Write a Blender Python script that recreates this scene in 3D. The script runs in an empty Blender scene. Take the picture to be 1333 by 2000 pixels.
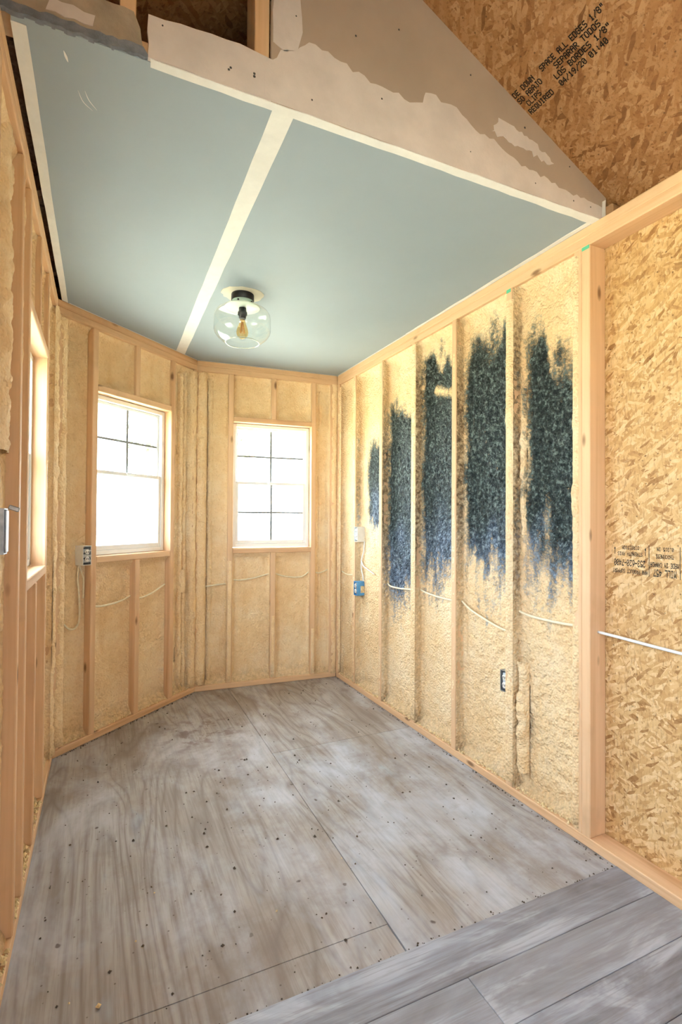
import bpy, bmesh, math, random
import numpy as np
from mathutils import Vector, Matrix
from mathutils.geometry import tessellate_polygon

random.seed(7)
sc = bpy.context.scene
COL = sc.collection

# ------------------------------------------------------------------ camera
F_PX, YAW, PIT, ROL = 1009.96, .4331, .0139, .0061
CAM = Vector((-1.7261, -3.8134, 1.268))
Fv = Vector((math.sin(YAW)*math.cos(PIT), math.cos(YAW)*math.cos(PIT), math.sin(PIT)))
Rv = Vector((math.cos(YAW), -math.sin(YAW), 0)); Uv = Rv.cross(Fv)
R2 = Rv*math.cos(ROL)+Uv*math.sin(ROL); U2 = Uv*math.cos(ROL)-Rv*math.sin(ROL)
cd = bpy.data.cameras.new('camera'); cam = bpy.data.objects.new('camera', cd); COL.objects.link(cam)
m = Matrix((R2, U2, -Fv)).transposed().to_4x4(); m.translation = CAM
cam.matrix_world = m
cd.sensor_fit = 'VERTICAL'; cd.sensor_height = 36; cd.sensor_width = 24
cd.lens = F_PX/2000*36; cd.clip_start = .02; cd.clip_end = 300
sc.camera = cam

# ------------------------------------------------------------------ sky and exposure
SKY_STRENGTH = 1.0
EXPOSURE = 4.62
world = bpy.data.worlds.new('sky'); sc.world = world; world.use_nodes = True
nt = world.node_tree; nt.nodes.clear()
o_ = nt.nodes.new('ShaderNodeOutputWorld'); b_ = nt.nodes.new('ShaderNodeBackground')
b_.inputs[0].default_value = (0.72, 0.86, 1.0, 1); b_.inputs[1].default_value = SKY_STRENGTH
nt.links.new(b_.outputs[0], o_.inputs[0])
sun_d = bpy.data.lights.new('sun', 'SUN'); sun_d.energy = 5.0; sun_d.angle = .02; sun_d.color = (1, .95, .88)
sun = bpy.data.objects.new('sun', sun_d); COL.objects.link(sun); sun.location = (6, -6, 12); sun.rotation_euler = Vector((.52, -.03, .85)).to_track_quat('Z', 'Y').to_euler()   # behind the house, misses every window in view
sc.view_settings.view_transform = 'Standard'; sc.view_settings.look = 'None'
sc.view_settings.exposure = EXPOSURE; sc.view_settings.gamma = 1.0; sc.view_settings.use_curve_mapping = False
cy = sc.cycles
cy.max_bounces = 8; cy.diffuse_bounces = 4; cy.glossy_bounces = 3; cy.transparent_max_bounces = 12; cy.transmission_bounces = 4
cy.use_adaptive_sampling = True; cy.adaptive_threshold = .032; cy.adaptive_min_samples = 26
cy.caustics_reflective = False; cy.caustics_refractive = False; cy.sample_clamp_indirect = 6
cy.use_denoising = True

def portal(name, size, mat4):
    l = bpy.data.lights.new(name, 'AREA'); l.shape = 'RECTANGLE'; l.size, l.size_y = size
    l.cycles.is_portal = True
    o = bpy.data.objects.new(name, l); COL.objects.link(o); o.matrix_world = mat4
    return o

# ------------------------------------------------------------------ dimensions
H = 2.43            # top of wall plates and underside of the alcove ceiling
YH = -2.424         # plane of the drywall gable above the alcove opening
YB = -6.6           # back wall of the main room
SL = .486           # roof pitch
Z0R = 2.537         # underside of the roof deck above x = 0
XRIDGE = -.975

# ------------------------------------------------------------------ tagging / linking
def tag(o, label=None, cat=None, group=None, kind=None):
    if label: o['label'] = label
    if cat: o['category'] = cat
    if group: o['group'] = group
    if kind: o['kind'] = kind
    return o
def link(name, me, mat=None, parent=None, loc=None, rot=None):
    o = bpy.data.objects.new(name, me); COL.objects.link(o)
    if mat and me and not me.materials: me.materials.append(mat)
    if parent: o.parent = parent
    if loc is not None: o.location = loc
    if rot is not None: o.rotation_euler = rot
    return o
def empty(name, loc=(0, 0, 0), rz=0):
    o = bpy.data.objects.new(name, None); COL.objects.link(o); o.location = loc; o.rotation_euler = (0, 0, rz); o.empty_display_size = .1
    return o
def mesh_from(name, v, f, smooth=False):
    me = bpy.data.meshes.new(name); me.from_pydata(v, [], f); me.update()
    if smooth: me.polygons.foreach_set('use_smooth', [True]*len(me.polygons))
    return me
def bm_mesh(name, bm, smooth=False):
    me = bpy.data.meshes.new(name); bmesh.ops.recalc_face_normals(bm, faces=bm.faces[:]); bm.to_mesh(me); bm.free()
    if smooth: me.polygons.foreach_set('use_smooth', [True]*len(me.polygons))
    return me
def add_box(bm, x0, x1, y0, y1, z0, z1, bev=0):
    vs = [bm.verts.new((x, y, z)) for x in (x0, x1) for y in (y0, y1) for z in (z0, z1)]
    fs = [(0, 1, 3, 2), (4, 6, 7, 5), (0, 4, 5, 1), (2, 3, 7, 6), (0, 2, 6, 4), (1, 5, 7, 3)]
    faces = [bm.faces.new([vs[i] for i in f]) for f in fs]
    if bev:
        ed = list({e for f in faces for e in f.edges})
        bmesh.ops.bevel(bm, geom=ed, offset=bev, segments=1, affect='EDGES')
def box_me(name, x0, x1, y0, y1, z0, z1, bev=0):
    bm = bmesh.new(); add_box(bm, x0, x1, y0, y1, z0, z1, bev); return bm_mesh(name, bm)
def box(name, x0, x1, y0, y1, z0, z1, mat, parent=None, bev=0):
    c = ((x0+x1)/2, (y0+y1)/2, (z0+z1)/2); a, b, d = (x1-x0)/2, (y1-y0)/2, (z1-z0)/2
    return link(name, box_me(name, -a, a, -b, b, -d, d, bev), mat, parent, c)
def prism(name, pts, z0, z1, mat, parent=None, axis='z', bev=0):
    """polygon extruded; axis z: pts are (x,y); axis y: pts are (x,z) extruded from y=z0 to z1"""
    bm = bmesh.new()
    def P(p, h): return (p[0], p[1], h) if axis == 'z' else (p[0], h, p[1])
    a = [bm.verts.new(P(p, z0)) for p in pts]; b = [bm.verts.new(P(p, z1)) for p in pts]
    n = len(pts)
    if n <= 4 or bev: bm.faces.new(a); bm.faces.new(b[::-1])
    else:
        for t in tessellate_polygon([[Vector((p[0], p[1], 0)) for p in pts]]):
            if len(set(t)) == 3: bm.faces.new([a[i] for i in t]); bm.faces.new([b[i] for i in t[::-1]])
    for i in range(n): bm.faces.new((a[i], b[i], b[(i+1) % n], a[(i+1) % n]))
    if bev: bmesh.ops.bevel(bm, geom=bm.edges[:], offset=bev, segments=1, affect='EDGES')
    bmesh.ops.triangulate(bm, faces=[f for f in bm.faces if len(f.verts) > 4])
    return link(name, bm_mesh(name, bm), mat, parent)
def tube_me(name, pts, r, seg=8, closed_ends=True):
    pts = [Vector(p) for p in pts]; bm = bmesh.new(); rings = []
    for i, p in enumerate(pts):
        t = (pts[min(i+1, len(pts)-1)]-pts[max(i-1, 0)]).normalized()
        a = t.cross(Vector((0, 0, 1)) if abs(t.z) < .9 else Vector((1, 0, 0))).normalized(); b = t.cross(a)
        rr = r if not callable(r) else r(i/(len(pts)-1))
        rings.append([bm.verts.new(p+(a*math.cos(k*2*math.pi/seg)+b*math.sin(k*2*math.pi/seg))*rr) for k in range(seg)])
    for i in range(len(rings)-1):
        for k in range(seg): bm.faces.new((rings[i][k], rings[i][(k+1) % seg], rings[i+1][(k+1) % seg], rings[i+1][k]))
    if closed_ends: bm.faces.new(rings[0]); bm.faces.new(rings[-1][::-1])
    return bm_mesh(name, bm, True)
def spline(pts, n=8):
    P = [Vector(p) for p in pts]; P = [P[0]*2-P[1]]+P+[P[-1]*2-P[-2]]; out = []
    for i in range(1, len(P)-2):
        for k in range(n):
            t = k/n; a, b, c, d = P[i-1], P[i], P[i+1], P[i+2]
            out.append(.5*((2*b)+(c-a)*t+(2*a-5*b+4*c-d)*t*t+(3*b-a-3*c+d)*t**3))
    out.append(P[-2]); return out
def lathe_me(name, prof, seg=48, smooth=True):
    bm = bmesh.new(); rings = []
    for r, z in prof:
        if r < 1e-5: rings.append([bm.verts.new((0, 0, z))])
        else: rings.append([bm.verts.new((r*math.cos(k*2*math.pi/seg), r*math.sin(k*2*math.pi/seg), z)) for k in range(seg)])
    for a, b in zip(rings, rings[1:]):
        for k in range(seg):
            j = (k+1) % seg
            if len(a) == 1 and len(b) == 1: continue
            if len(a) == 1: bm.faces.new((a[0], b[j], b[k]))
            elif len(b) == 1: bm.faces.new((a[k], a[j], b[0]))
            else: bm.faces.new((a[k], a[j], b[j], b[k]))
    return bm_mesh(name, bm, smooth)

# ------------------------------------------------------------------ numpy noise
def _hash(ix, iy, seed):
    h = (ix.astype(np.int64)*374761393+iy.astype(np.int64)*668265263+seed*1442695041) & 0xffffffff
    h = ((h ^ (h >> 13))*1274126177) & 0xffffffff
    return ((h ^ (h >> 16)) & 0xffff)/65535.0
def vnoise(x, y, seed=0):
    ix = np.floor(x); iy = np.floor(y); fx = x-ix; fy = y-iy
    fx = fx*fx*fx*(fx*(fx*6-15)+10); fy = fy*fy*fy*(fy*(fy*6-15)+10)
    a = _hash(ix, iy, seed); b = _hash(ix+1, iy, seed); c = _hash(ix, iy+1, seed); d = _hash(ix+1, iy+1, seed)
    return (a*(1-fx)+b*fx)*(1-fy)+(c*(1-fx)+d*fx)*fy
def fbm(x, y, seed=0, oct=4):
    s = 0; a = .5; t = 0
    for i in range(oct):
        s = s+a*vnoise(x*2**i, y*2**i, seed+i*17); t += a; a *= .5
    return s/t
def sstep(a, b, x):
    t = np.clip((x-a)/(b-a), 0, 1); return t*t*(3-2*t)

# ------------------------------------------------------------------ materials
class M:
    def __init__(s, name, rough=.7, spec=.3):
        s.m = bpy.data.materials.new(name); s.m.use_nodes = True; s.t = s.m.node_tree
        s.b = s.t.nodes['Principled BSDF']; s.b.inputs['Roughness'].default_value = rough
        s.b.inputs['Specular IOR Level'].default_value = spec
    def n(s, ty, **kw):
        nd = s.t.nodes.new(ty)
        for k, v in kw.items(): setattr(nd, k, v)
        return nd
    def put(s, v, sock):
        if isinstance(v, (int, float)): sock.default_value = v
        elif isinstance(v, (tuple, list)):
            sock.default_value = tuple(v) if len(v) == len(sock.default_value) else tuple(v)+(1,)
        else: s.t.links.new(v, sock)
    def math(s, op, a, b=0., c=0., clamp=False):
        nd = s.n('ShaderNodeMath', operation=op, use_clamp=clamp); s.put(a, nd.inputs[0]); s.put(b, nd.inputs[1]); s.put(c, nd.inputs[2]); return nd.outputs[0]
    def vmath(s, op, a, b):
        nd = s.n('ShaderNodeVectorMath', operation=op); s.put(a, nd.inputs[0]); s.put(b, nd.inputs[1]); return nd.outputs[0]
    def obj(s, rnd=True):
        c = s.n('ShaderNodeTexCoord').outputs['Object']
        if rnd:
            r = s.n('ShaderNodeObjectInfo').outputs['Random']
            cb = s.n('ShaderNodeCombineXYZ'); a = s.math('MULTIPLY', r, 37.); s.put(a, cb.inputs[0]); s.put(s.math('MULTIPLY', r, 53.), cb.inputs[1]); s.put(s.math('MULTIPLY', r, 91.), cb.inputs[2])
            c = s.vmath('ADD', c, cb.outputs[0])
        return c
    def rnd(s): return s.n('ShaderNodeObjectInfo').outputs['Random']
    def map(s, c, scale=(1, 1, 1), rot=(0, 0, 0), loc=(0, 0, 0)):
        nd = s.n('ShaderNodeMapping'); s.put(c, nd.inputs[0]); nd.inputs['Scale'].default_value = scale; nd.inputs['Rotation'].default_value = rot; nd.inputs['Location'].default_value = loc
        return nd.outputs[0]
    def noise(s, c, scale=5, detail=4, rough=.5, dist=0, col=False):
        nd = s.n('ShaderNodeTexNoise'); s.put(c, nd.inputs['Vector']); s.put(scale, nd.inputs['Scale']); nd.inputs['Detail'].default_value = detail
        nd.inputs['Roughness'].default_value = rough; nd.inputs['Distortion'].default_value = dist
        return nd.outputs['Color' if col else 'Fac']
    def vor(s, c, scale=5, out='Distance', feat='F1', rnd=1, metric='EUCLIDEAN'):
        nd = s.n('ShaderNodeTexVoronoi', feature=feat, distance=metric); s.put(c, nd.inputs['Vector']); s.put(scale, nd.inputs['Scale']); nd.inputs['Randomness'].default_value = rnd
        return nd.outputs[out]
    def ramp(s, f, stops, interp='LINEAR'):
        nd = s.n('ShaderNodeValToRGB'); s.put(f, nd.inputs[0]); cr = nd.color_ramp; cr.interpolation = interp
        while len(cr.elements) < len(stops): cr.elements.new(.5)
        for e, (p, c) in zip(cr.elements, stops):
            e.position = p; e.color = (c, c, c, 1) if isinstance(c, (int, float)) else tuple(c)+(1,)
        return nd.outputs[0]
    def mix(s, f, a, b, mode='MIX'):
        nd = s.n('ShaderNodeMix', data_type='RGBA', blend_type=mode, clamp_factor=True)
        s.put(f, nd.inputs[0]); s.put(a, nd.inputs[6]); s.put(b, nd.inputs[7]); return nd.outputs[2]
    def sep(s, c):
        nd = s.n('ShaderNodeSeparateXYZ'); s.put(c, nd.inputs[0]); return nd.outputs
    def bump(s, h, strength=.4, dist=.01, prev=None):
        nd = s.n('ShaderNodeBump'); nd.inputs['Strength'].default_value = strength; nd.inputs['Distance'].default_value = dist; s.put(h, nd.inputs['Height'])
        if prev is not None: s.put(prev, nd.inputs['Normal'])
        s.put(nd.outputs[0], s.b.inputs['Normal']); return nd.outputs[0]
    def color(s, c): s.put(c, s.b.inputs['Base Color'])
    def rough(s, c): s.put(c, s.b.inputs['Roughness'])

def mat_wood(name, axis, light=(.77, .50, .29), dark=(.60, .34, .17)):
    k = M(name, .65, .25); c = k.obj()
    def sc3(a, l): return tuple(l if 'xyz'[i] == axis else a for i in range(3))
    g1 = k.noise(k.map(c, sc3(45, 1.2)), 1, 5, .6, .6)
    g2 = k.noise(k.map(c, sc3(14, .8)), 1, 3, .5, 1.5)
    g = k.math('ADD', k.math('MULTIPLY', g1, .5), k.math('MULTIPLY', g2, .6))
    col = k.ramp(g, [(.38, dark), (.5, tuple((a+b)/2 for a, b in zip(light, dark))), (.68, light)])
    r = k.rnd()
    col = k.mix(k.math('MULTIPLY', r, .35), col, (.80, .55, .33))
    kn = k.vor(k.map(c, sc3(9, 3.4)), 1)
    col = k.mix(k.ramp(kn, [(.06, .85), (.13, 0.)]), col, (.17, .075, .03))
    sm = k.noise(c, 3.5, 4, .6)
    col = k.mix(k.ramp(sm, [(.58, 0.), (.75, .35)]), col, (.40, .26, .15))
    k.color(col); k.bump(g1, .15, .002); return k.m
WOOD_Z = mat_wood('pine_stud_wood', 'z'); WOOD_X = mat_wood('pine_plate_wood', 'x')
WOOD_Y = mat_wood('pine_rafter_wood', 'y', (.42, .25, .13), (.28, .15, .07))

def mat_osb(name, cols, planes='xz', k_=1.0):
    k = M(name, .6, .3); c = k.obj(False)
    wob = k.vmath('ADD', c, k.vmath('MULTIPLY', k.vmath('SUBTRACT', k.noise(c, 24, 1, .5, 0, True), (.5, .5, .5)), (.012, .012, .012)))
    fib0 = k.noise(c, 60, 2, .6)
    out = None; hgt = None
    for i, a in enumerate((.35, -.6, 1.25, 2.2)):
        ax = {'xz': (0, a, 0), 'xy': (0, 0, a)}[planes]; loc = (i*3.1, i*1.7, i*2.3)
        s = {'xz': (55*k_, 0, 15*k_), 'xy': (15*k_, 55*k_, 0)}[planes]
        rc = k.map(wob, (1, 1, 1), ax, loc); v = k.n('ShaderNodeTexVoronoi', voronoi_dimensions='3D'); k.put(k.map(rc, s), v.inputs['Vector']); v.inputs['Scale'].default_value = 1.0
        sx = k.sep(v.outputs['Color'])
        val = k.math('MULTIPLY_ADD', sx[0], .8, k.math('MULTIPLY', fib0, .25))
        colr = k.ramp(val, [(.10, cols[0]), (.26, cols[1]), (.55, cols[2]), (.95, cols[3])])
        if out is None: out = colr; hgt = sx[1]
        else:
            msk = k.math('MULTIPLY', k.math('SUBTRACT', sx[2], .52), 20., clamp=True)
            out = k.mix(msk, out, colr)
    big = k.noise(c, 2.2, 2, .5)
    out = k.mix(k.ramp(big, [(.45, 0.), (.75, .3)]), out, cols[1])
    sp = k.vor(c, 30); out = k.mix(k.ramp(sp, [(.05, .8), (.12, 0.)]), out, (.10, .05, .02))
    fb = k.noise(k.map(c, (110, 110, 30), (0, .5, 0)), 1, 3, .7); out = k.mix(k.ramp(fb, [(.34, .55), (.48, 0.)]), out, cols[0])
    k.color(out); k.bump(fib0, .2, .003); return k.m
OSB_WALL = mat_osb('osb_sheathing', ((.30, .14, .045), (.54, .31, .12), (.65, .41, .18), (.78, .56, .30)), 'xz', 1.7)
OSB_ROOF = mat_osb('osb_roof_deck', ((.17, .07, .022), (.29, .13, .048), (.36, .175, .07), (.46, .26, .125)), 'xy', 1.5)

def mat_foam(name, bs):
    k = M(name, .75, .25); c = k.obj(False)
    n1 = k.noise(c, 2.3, 4, .6); n2 = k.noise(c, 14, 4, .6); n3 = k.noise(c, 70, 3, .6)
    col = k.ramp(k.math('ADD', k.math('MULTIPLY', n1, .6), k.math('MULTIPLY', n2, .4)), [(.30, (.80, .53, .27)), (.48, (.88, .635, .36)), (.66, (.92, .725, .47))])
    st = k.noise(k.map(c, (9, 9, 1.6)), 1, 5, .65)
    col = k.mix(k.ramp(st, [(.58, 0.), (.80, .5)]), col, (.70, .40, .16))
    col = k.mix(k.ramp(n3, [(.30, .25), (.44, 0.)]), col, (.55, .32, .12))
    at = k.n('ShaderNodeAttribute', attribute_name='dirt').outputs['Fac']  # bottom dirt, plus overspray and painted shade on the right-wall stud sides
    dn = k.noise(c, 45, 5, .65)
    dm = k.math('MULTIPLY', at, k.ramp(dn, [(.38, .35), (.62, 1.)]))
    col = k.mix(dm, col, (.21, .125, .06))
    # soot-dark coating, a paint mask carried by the mesh
    p = k.n('ShaderNodeAttribute', attribute_name='paint').outputs['Fac']
    bl = k.n('ShaderNodeAttribute', attribute_name='blue').outputs['Fac']
    pn = k.noise(c, 48, 3, .8); ps = k.noise(k.map(c, (30, 30, 6)), 1, 3, .6)
    q = k.math('SUBTRACT', k.math('ADD', k.math('MULTIPLY', pn, .75), k.math('MULTIPLY', ps, .25)), .5)
    pe = k.math('MULTIPLY', k.math('MULTIPLY', p, k.math('SUBTRACT', 1., p)), 9.)
    pm = k.math('ADD', p, k.math('MULTIPLY', q, pe))
    pm = k.ramp(pm, [(.22, 0.), (.80, 1.)])
    pm = k.math('MULTIPLY', pm, k.ramp(p, [(.02, 0.), (.2, 1.)]))
    dk = k.ramp(pn, [(.36, (.006, .009, .009)), (.52, (.030, .042, .039)), (.64, (.15, .19, .175))])  # palest stops paint in the sheen on the coated foam bumps
    bc = k.ramp(pn, [(.36, (.025, .034, .05)), (.52, (.10, .135, .185)), (.66, (.32, .38, .44))])
    dk = k.mix(bl, dk, bc)
    col = k.mix(pm, col, dk)
    k.color(col)
    k.rough(k.math('SUBTRACT', .78, k.math('MULTIPLY', pm, .30)))
    v = k.vor(c, 85); h = k.math('MULTIPLY_ADD', v, -.8, k.math('MULTIPLY', n3, .8))
    k.bump(h, bs, .012); return k.m
FOAM = mat_foam('spray_foam', .8); FOAM_S = mat_foam('smooth_spray_foam', .5)

def mat_ply(name, light_wash, wcol):
    k = M(name, .62, .3); c = k.obj(False)
    g = k.noise(k.map(c, (3.4, .55, 1)), 1, 2.5, .45, .5)
    cont = k.math('FRACT', k.math('MULTIPLY', g, 13.))
    line = k.ramp(cont, [(.0, 1.), (.16, .35), (.5, 0.), (.8, .3), (1., 1.)])
    fine = k.noise(k.map(c, (90, 4, 1)), 1, 4, .6)
    base = k.ramp(k.noise(c, 1.6, 4, .55), [(.3, (.31, .25, .205)), (.5, (.39, .345, .305)), (.7, (.44, .42, .405))])
    col = k.mix(k.math('MULTIPLY', line, .65), base, (.19, .15, .125))
    col = k.mix(k.ramp(fine, [(.40, .45), (.55, 0.)]), col, (.22, .18, .15))
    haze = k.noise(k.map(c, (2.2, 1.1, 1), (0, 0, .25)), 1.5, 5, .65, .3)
    col = k.mix(k.ramp(haze, [(.47-light_wash*.2, 0.), (.70-light_wash*.12, .6+light_wash*.2)]), col, wcol)
    bl = k.noise(k.map(c, (4, 1.5, 1), (0, 0, -.2)), 1.3, 4, .6)
    col = k.mix(k.ramp(bl, [(.62, 0.), (.72, .35)]), col, (.38, .46, .55))
    dirt = k.noise(c, 2.4, 6, .7, .2)
    col = k.mix(k.ramp(dirt, [(.51, 0.), (.68, .62)]), col, (.22, .165, .125))
    ds = k.n('ShaderNodeVectorMath', operation='DISTANCE'); k.put(k.map(c, (1, 1, 0)), ds.inputs[0]); ds.inputs[1].default_value = (-1.17, -.66, 0)
    sm = k.math('MULTIPLY', k.ramp(ds.outputs['Value'], [(.0, 1.), (.16, .7), (.34, 0.)]), k.ramp(k.noise(c, 13, 4, .6), [(.50, 0.), (.60, .85)]))
    col = k.mix(sm, col, (.16, .10, .075))
    sp = k.vor(k.vmath('ADD', c, k.vmath('MULTIPLY', k.noise(c, 30, 2, .5, 0, True), (.03, .03, 0))), 9)
    big = k.ramp(sp, [(.055, .85), (.085, 0.)])
    gate = k.ramp(k.noise(c, 1.3, 1), [(.42, 0.), (.55, 1.)])
    col = k.mix(k.math('MULTIPLY', big, gate), col, (.09, .06, .045))
    sp2 = k.vor(c, 26); col = k.mix(k.ramp(sp2, [(.05, .8), (.09, 0.)]), col, (.12, .085, .065))
    k.color(col); k.rough(k.ramp(haze, [(.4, .72), (.7, .45)])); k.bump(k.math('ADD', fine, line), .12, .002); return k.m
PLY = mat_ply('weathered_plywood', .05, (.56, .58, .63)); PLY_SKYLIT = mat_ply('skylight_tinted_plywood', .36, (.56, .61, .69))  # second copy adds bluish window light as paler haze on the right sheet
def mat_plank():
    k = M('vinyl_plank', .42, .45); c = k.obj()
    g = k.noise(k.map(c, (1.1, 22, 1)), 1, 6, .65, .8); g2 = k.noise(k.map(c, (2.2, 6, 1)), 1, 4, .6, 1.5)
    fib = k.noise(k.map(c, (6, 160, 1)), 1, 3, .6)
    col = k.ramp(k.math('ADD', k.math('MULTIPLY', g, .55), k.math('MULTIPLY', g2, .5)), [(.36, (.125, .11, .118)), (.5, (.225, .222, .245)), (.66, (.345, .365, .42))])
    col = k.mix(k.ramp(g2, [(.52, 0.), (.66, .5)]), col, (.50, .51, .54))
    col = k.mix(k.ramp(fib, [(.38, .4), (.5, 0.)]), col, (.16, .14, .13))
    col = k.mix(k.math('MULTIPLY', k.rnd(), .25), col, (.5, .5, .52))
    k.color(col); k.rough(k.ramp(g2, [(.4, .5), (.7, .36)])); k.bump(fib, .12, .001); return k.m
PLANK = mat_plank()
def simple(name, col, rough=.6, spec=.3, metal=0, var=.08, scale=6, bump=0):
    k = M(name, rough, spec); c = k.obj(False); n = k.noise(c, scale, 4, .6)
    k.color(k.ramp(n, [(.3, tuple(max(0, x*(1-var)) for x in col)), (.7, tuple(min(1, x*(1+var)) for x in col))]))
    k.b.inputs['Metallic'].default_value = metal
    if bump: k.bump(k.noise(c, scale*8, 3), bump, .003)
    return k.m
BOARD = simple('blue_green_ceiling_board', (.32, .38, .43), .62, .3, var=.04, scale=1.5)
TAPE = simple('white_joint_tape', (.78, .77, .74), .8, .2, var=.04, scale=20, bump=.2)
TAN = simple('tan_drywall_paper', (.43, .335, .265), .8, .2, var=.08, scale=3, bump=.1)
MUD = simple('joint_compound', (.64, .565, .53), .85, .15, var=.08, scale=9, bump=.25)
TORN = simple('torn_brown_paper', (.40, .32, .24), .9, .1, var=.2, scale=12, bump=.4)
GYP = simple('broken_gypsum_edge', (.20, .215, .25), .9, .1, var=.25, scale=30, bump=.5)
GRID = simple('grey_window_grid', (.26, .27, .27), .5, .3)
VINYL = simple('white_vinyl_frame', (.80, .80, .78), .4, .4, var=.02)
BLACKM = simple('black_metal', (.012, .012, .014), .4, .5, var=.1)
MINT = simple('pale_mint_metal', (.50, .66, .57), .25, .5, metal=.25, var=.05)
STEEL = simple('galvanised_steel', (.42, .43, .43), .45, .5, metal=.7, var=.25, scale=40)
BLUEP = simple('blue_plastic', (.10, .33, .62), .45, .4, var=.15, scale=30)
WHITEP = simple('white_plastic', (.80, .76, .68), .5, .4, var=.06, scale=30)
CABLE = simple('white_cable_sheath', (.78, .78, .76), .45, .4, var=.05)
INK = simple('black_print_ink', (.015, .014, .013), .8, .1)
INKW = simple('faded_print_ink', (.06, .052, .042), .8, .1, var=.5, scale=80)
GREEN = simple('green_paint_mark', (.12, .50, .30), .7, .2)
DARKSIDE = simple('exterior_siding', (.45, .43, .40), .8, .2)
GRASS = simple('pale_dry_lawn', (.40, .40, .31), .9, .1, var=.2, scale=3)
BARK = simple('tree_bark', (.13, .10, .07), .9, .1, var=.3)
LEAF = simple('tree_leaf', (.30, .36, .22), .7, .2, var=.4, scale=4)
SCREW = simple('screw_head', (.06, .055, .05), .5, .4)
FOAMCRUMB = simple('foam_crumb', (.80, .60, .33), .85, .2, var=.3, scale=60, bump=.4)
DUST = simple('dark_debris', (.10, .075, .055), .9, .1, var=.4, scale=60)
def mat_glass(name, tint, refl=1.0, base=.04):
    m_ = bpy.data.materials.new(name); m_.use_nodes = True; t = m_.node_tree; t.nodes.clear()
    o = t.nodes.new('ShaderNodeOutputMaterial'); mx = t.nodes.new('ShaderNodeMixShader'); lw = t.nodes.new('ShaderNodeLayerWeight'); lw.inputs[0].default_value = .5
    tr = t.nodes.new('ShaderNodeBsdfTransparent'); tr.inputs[0].default_value = tint+(1,); gl = t.nodes.new('ShaderNodeBsdfGlossy'); gl.inputs['Roughness'].default_value = .02
    pw = t.nodes.new('ShaderNodeMath'); pw.operation = 'POWER'; pw.inputs[1].default_value = 5; t.links.new(lw.outputs['Facing'], pw.inputs[0])
    mu = t.nodes.new('ShaderNodeMath'); mu.operation = 'MULTIPLY_ADD'; mu.inputs[1].default_value = refl; mu.inputs[2].default_value = base; t.links.new(pw.outputs[0], mu.inputs[0])
    t.links.new(mu.outputs[0], mx.inputs[0]); t.links.new(tr.outputs[0], mx.inputs[1]); t.links.new(gl.outputs[0], mx.inputs[2]); t.links.new(mx.outputs[0], o.inputs[0])
    return m_
GLASS = mat_glass('window_glass', (.98, .99, .985), .6)
SHADE = mat_glass('clear_lamp_glass', (.965, .985, .97), .7, .07)
AMBER = mat_glass('amber_bulb_glass', (.95, .78, .50), .7, .06)
FIL = simple('amber_filament', (.75, .35, .08), .5, .3)

# ================================================================== STRUCTURE
class Wall:
    def __init__(s, name, o, t, label):
        s.o = Vector((o[0], o[1], 0)); s.ang = math.atan2(t[1], t[0]); s.t = Vector((t[0], t[1], 0)).normalized(); s.n = Vector((-s.t.y, s.t.x, 0))
        s.name = name; s.label = label; s.studs = {}
    def P(s, u, n, z): return s.o+s.t*u+s.n*n+Vector((0, 0, z))
    def sheath(s, boxes, mat=OSB_WALL):
        bm = bmesh.new()
        for b in boxes: add_box(bm, b[0], b[1], .0895, .1005, b[2], b[3])
        s.root = link(s.name, bm_mesh(s.name, bm), mat, None, s.o, (0, 0, s.ang)); tag(s.root, s.label, 'wall', kind='structure')
    def stud(s, u0, z0=.038, z1=2.354, w=.038):
        key = (round(z1-z0, 3), w)
        if key not in s.studs: s.studs[key] = box_me('stud', -w/2, w/2, 0, .089, 0, z1-z0, .003); s.studs[key].materials.append(WOOD_Z)
        return link('stud', s.studs[key], None, s.root, (u0+w/2, 0, z0))
    def plate(s, u0, u1, z0, name='plate'): return box(name, u0, u1, 0, .089, z0, z0+.038, WOOD_X, s.root, .003)

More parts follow.
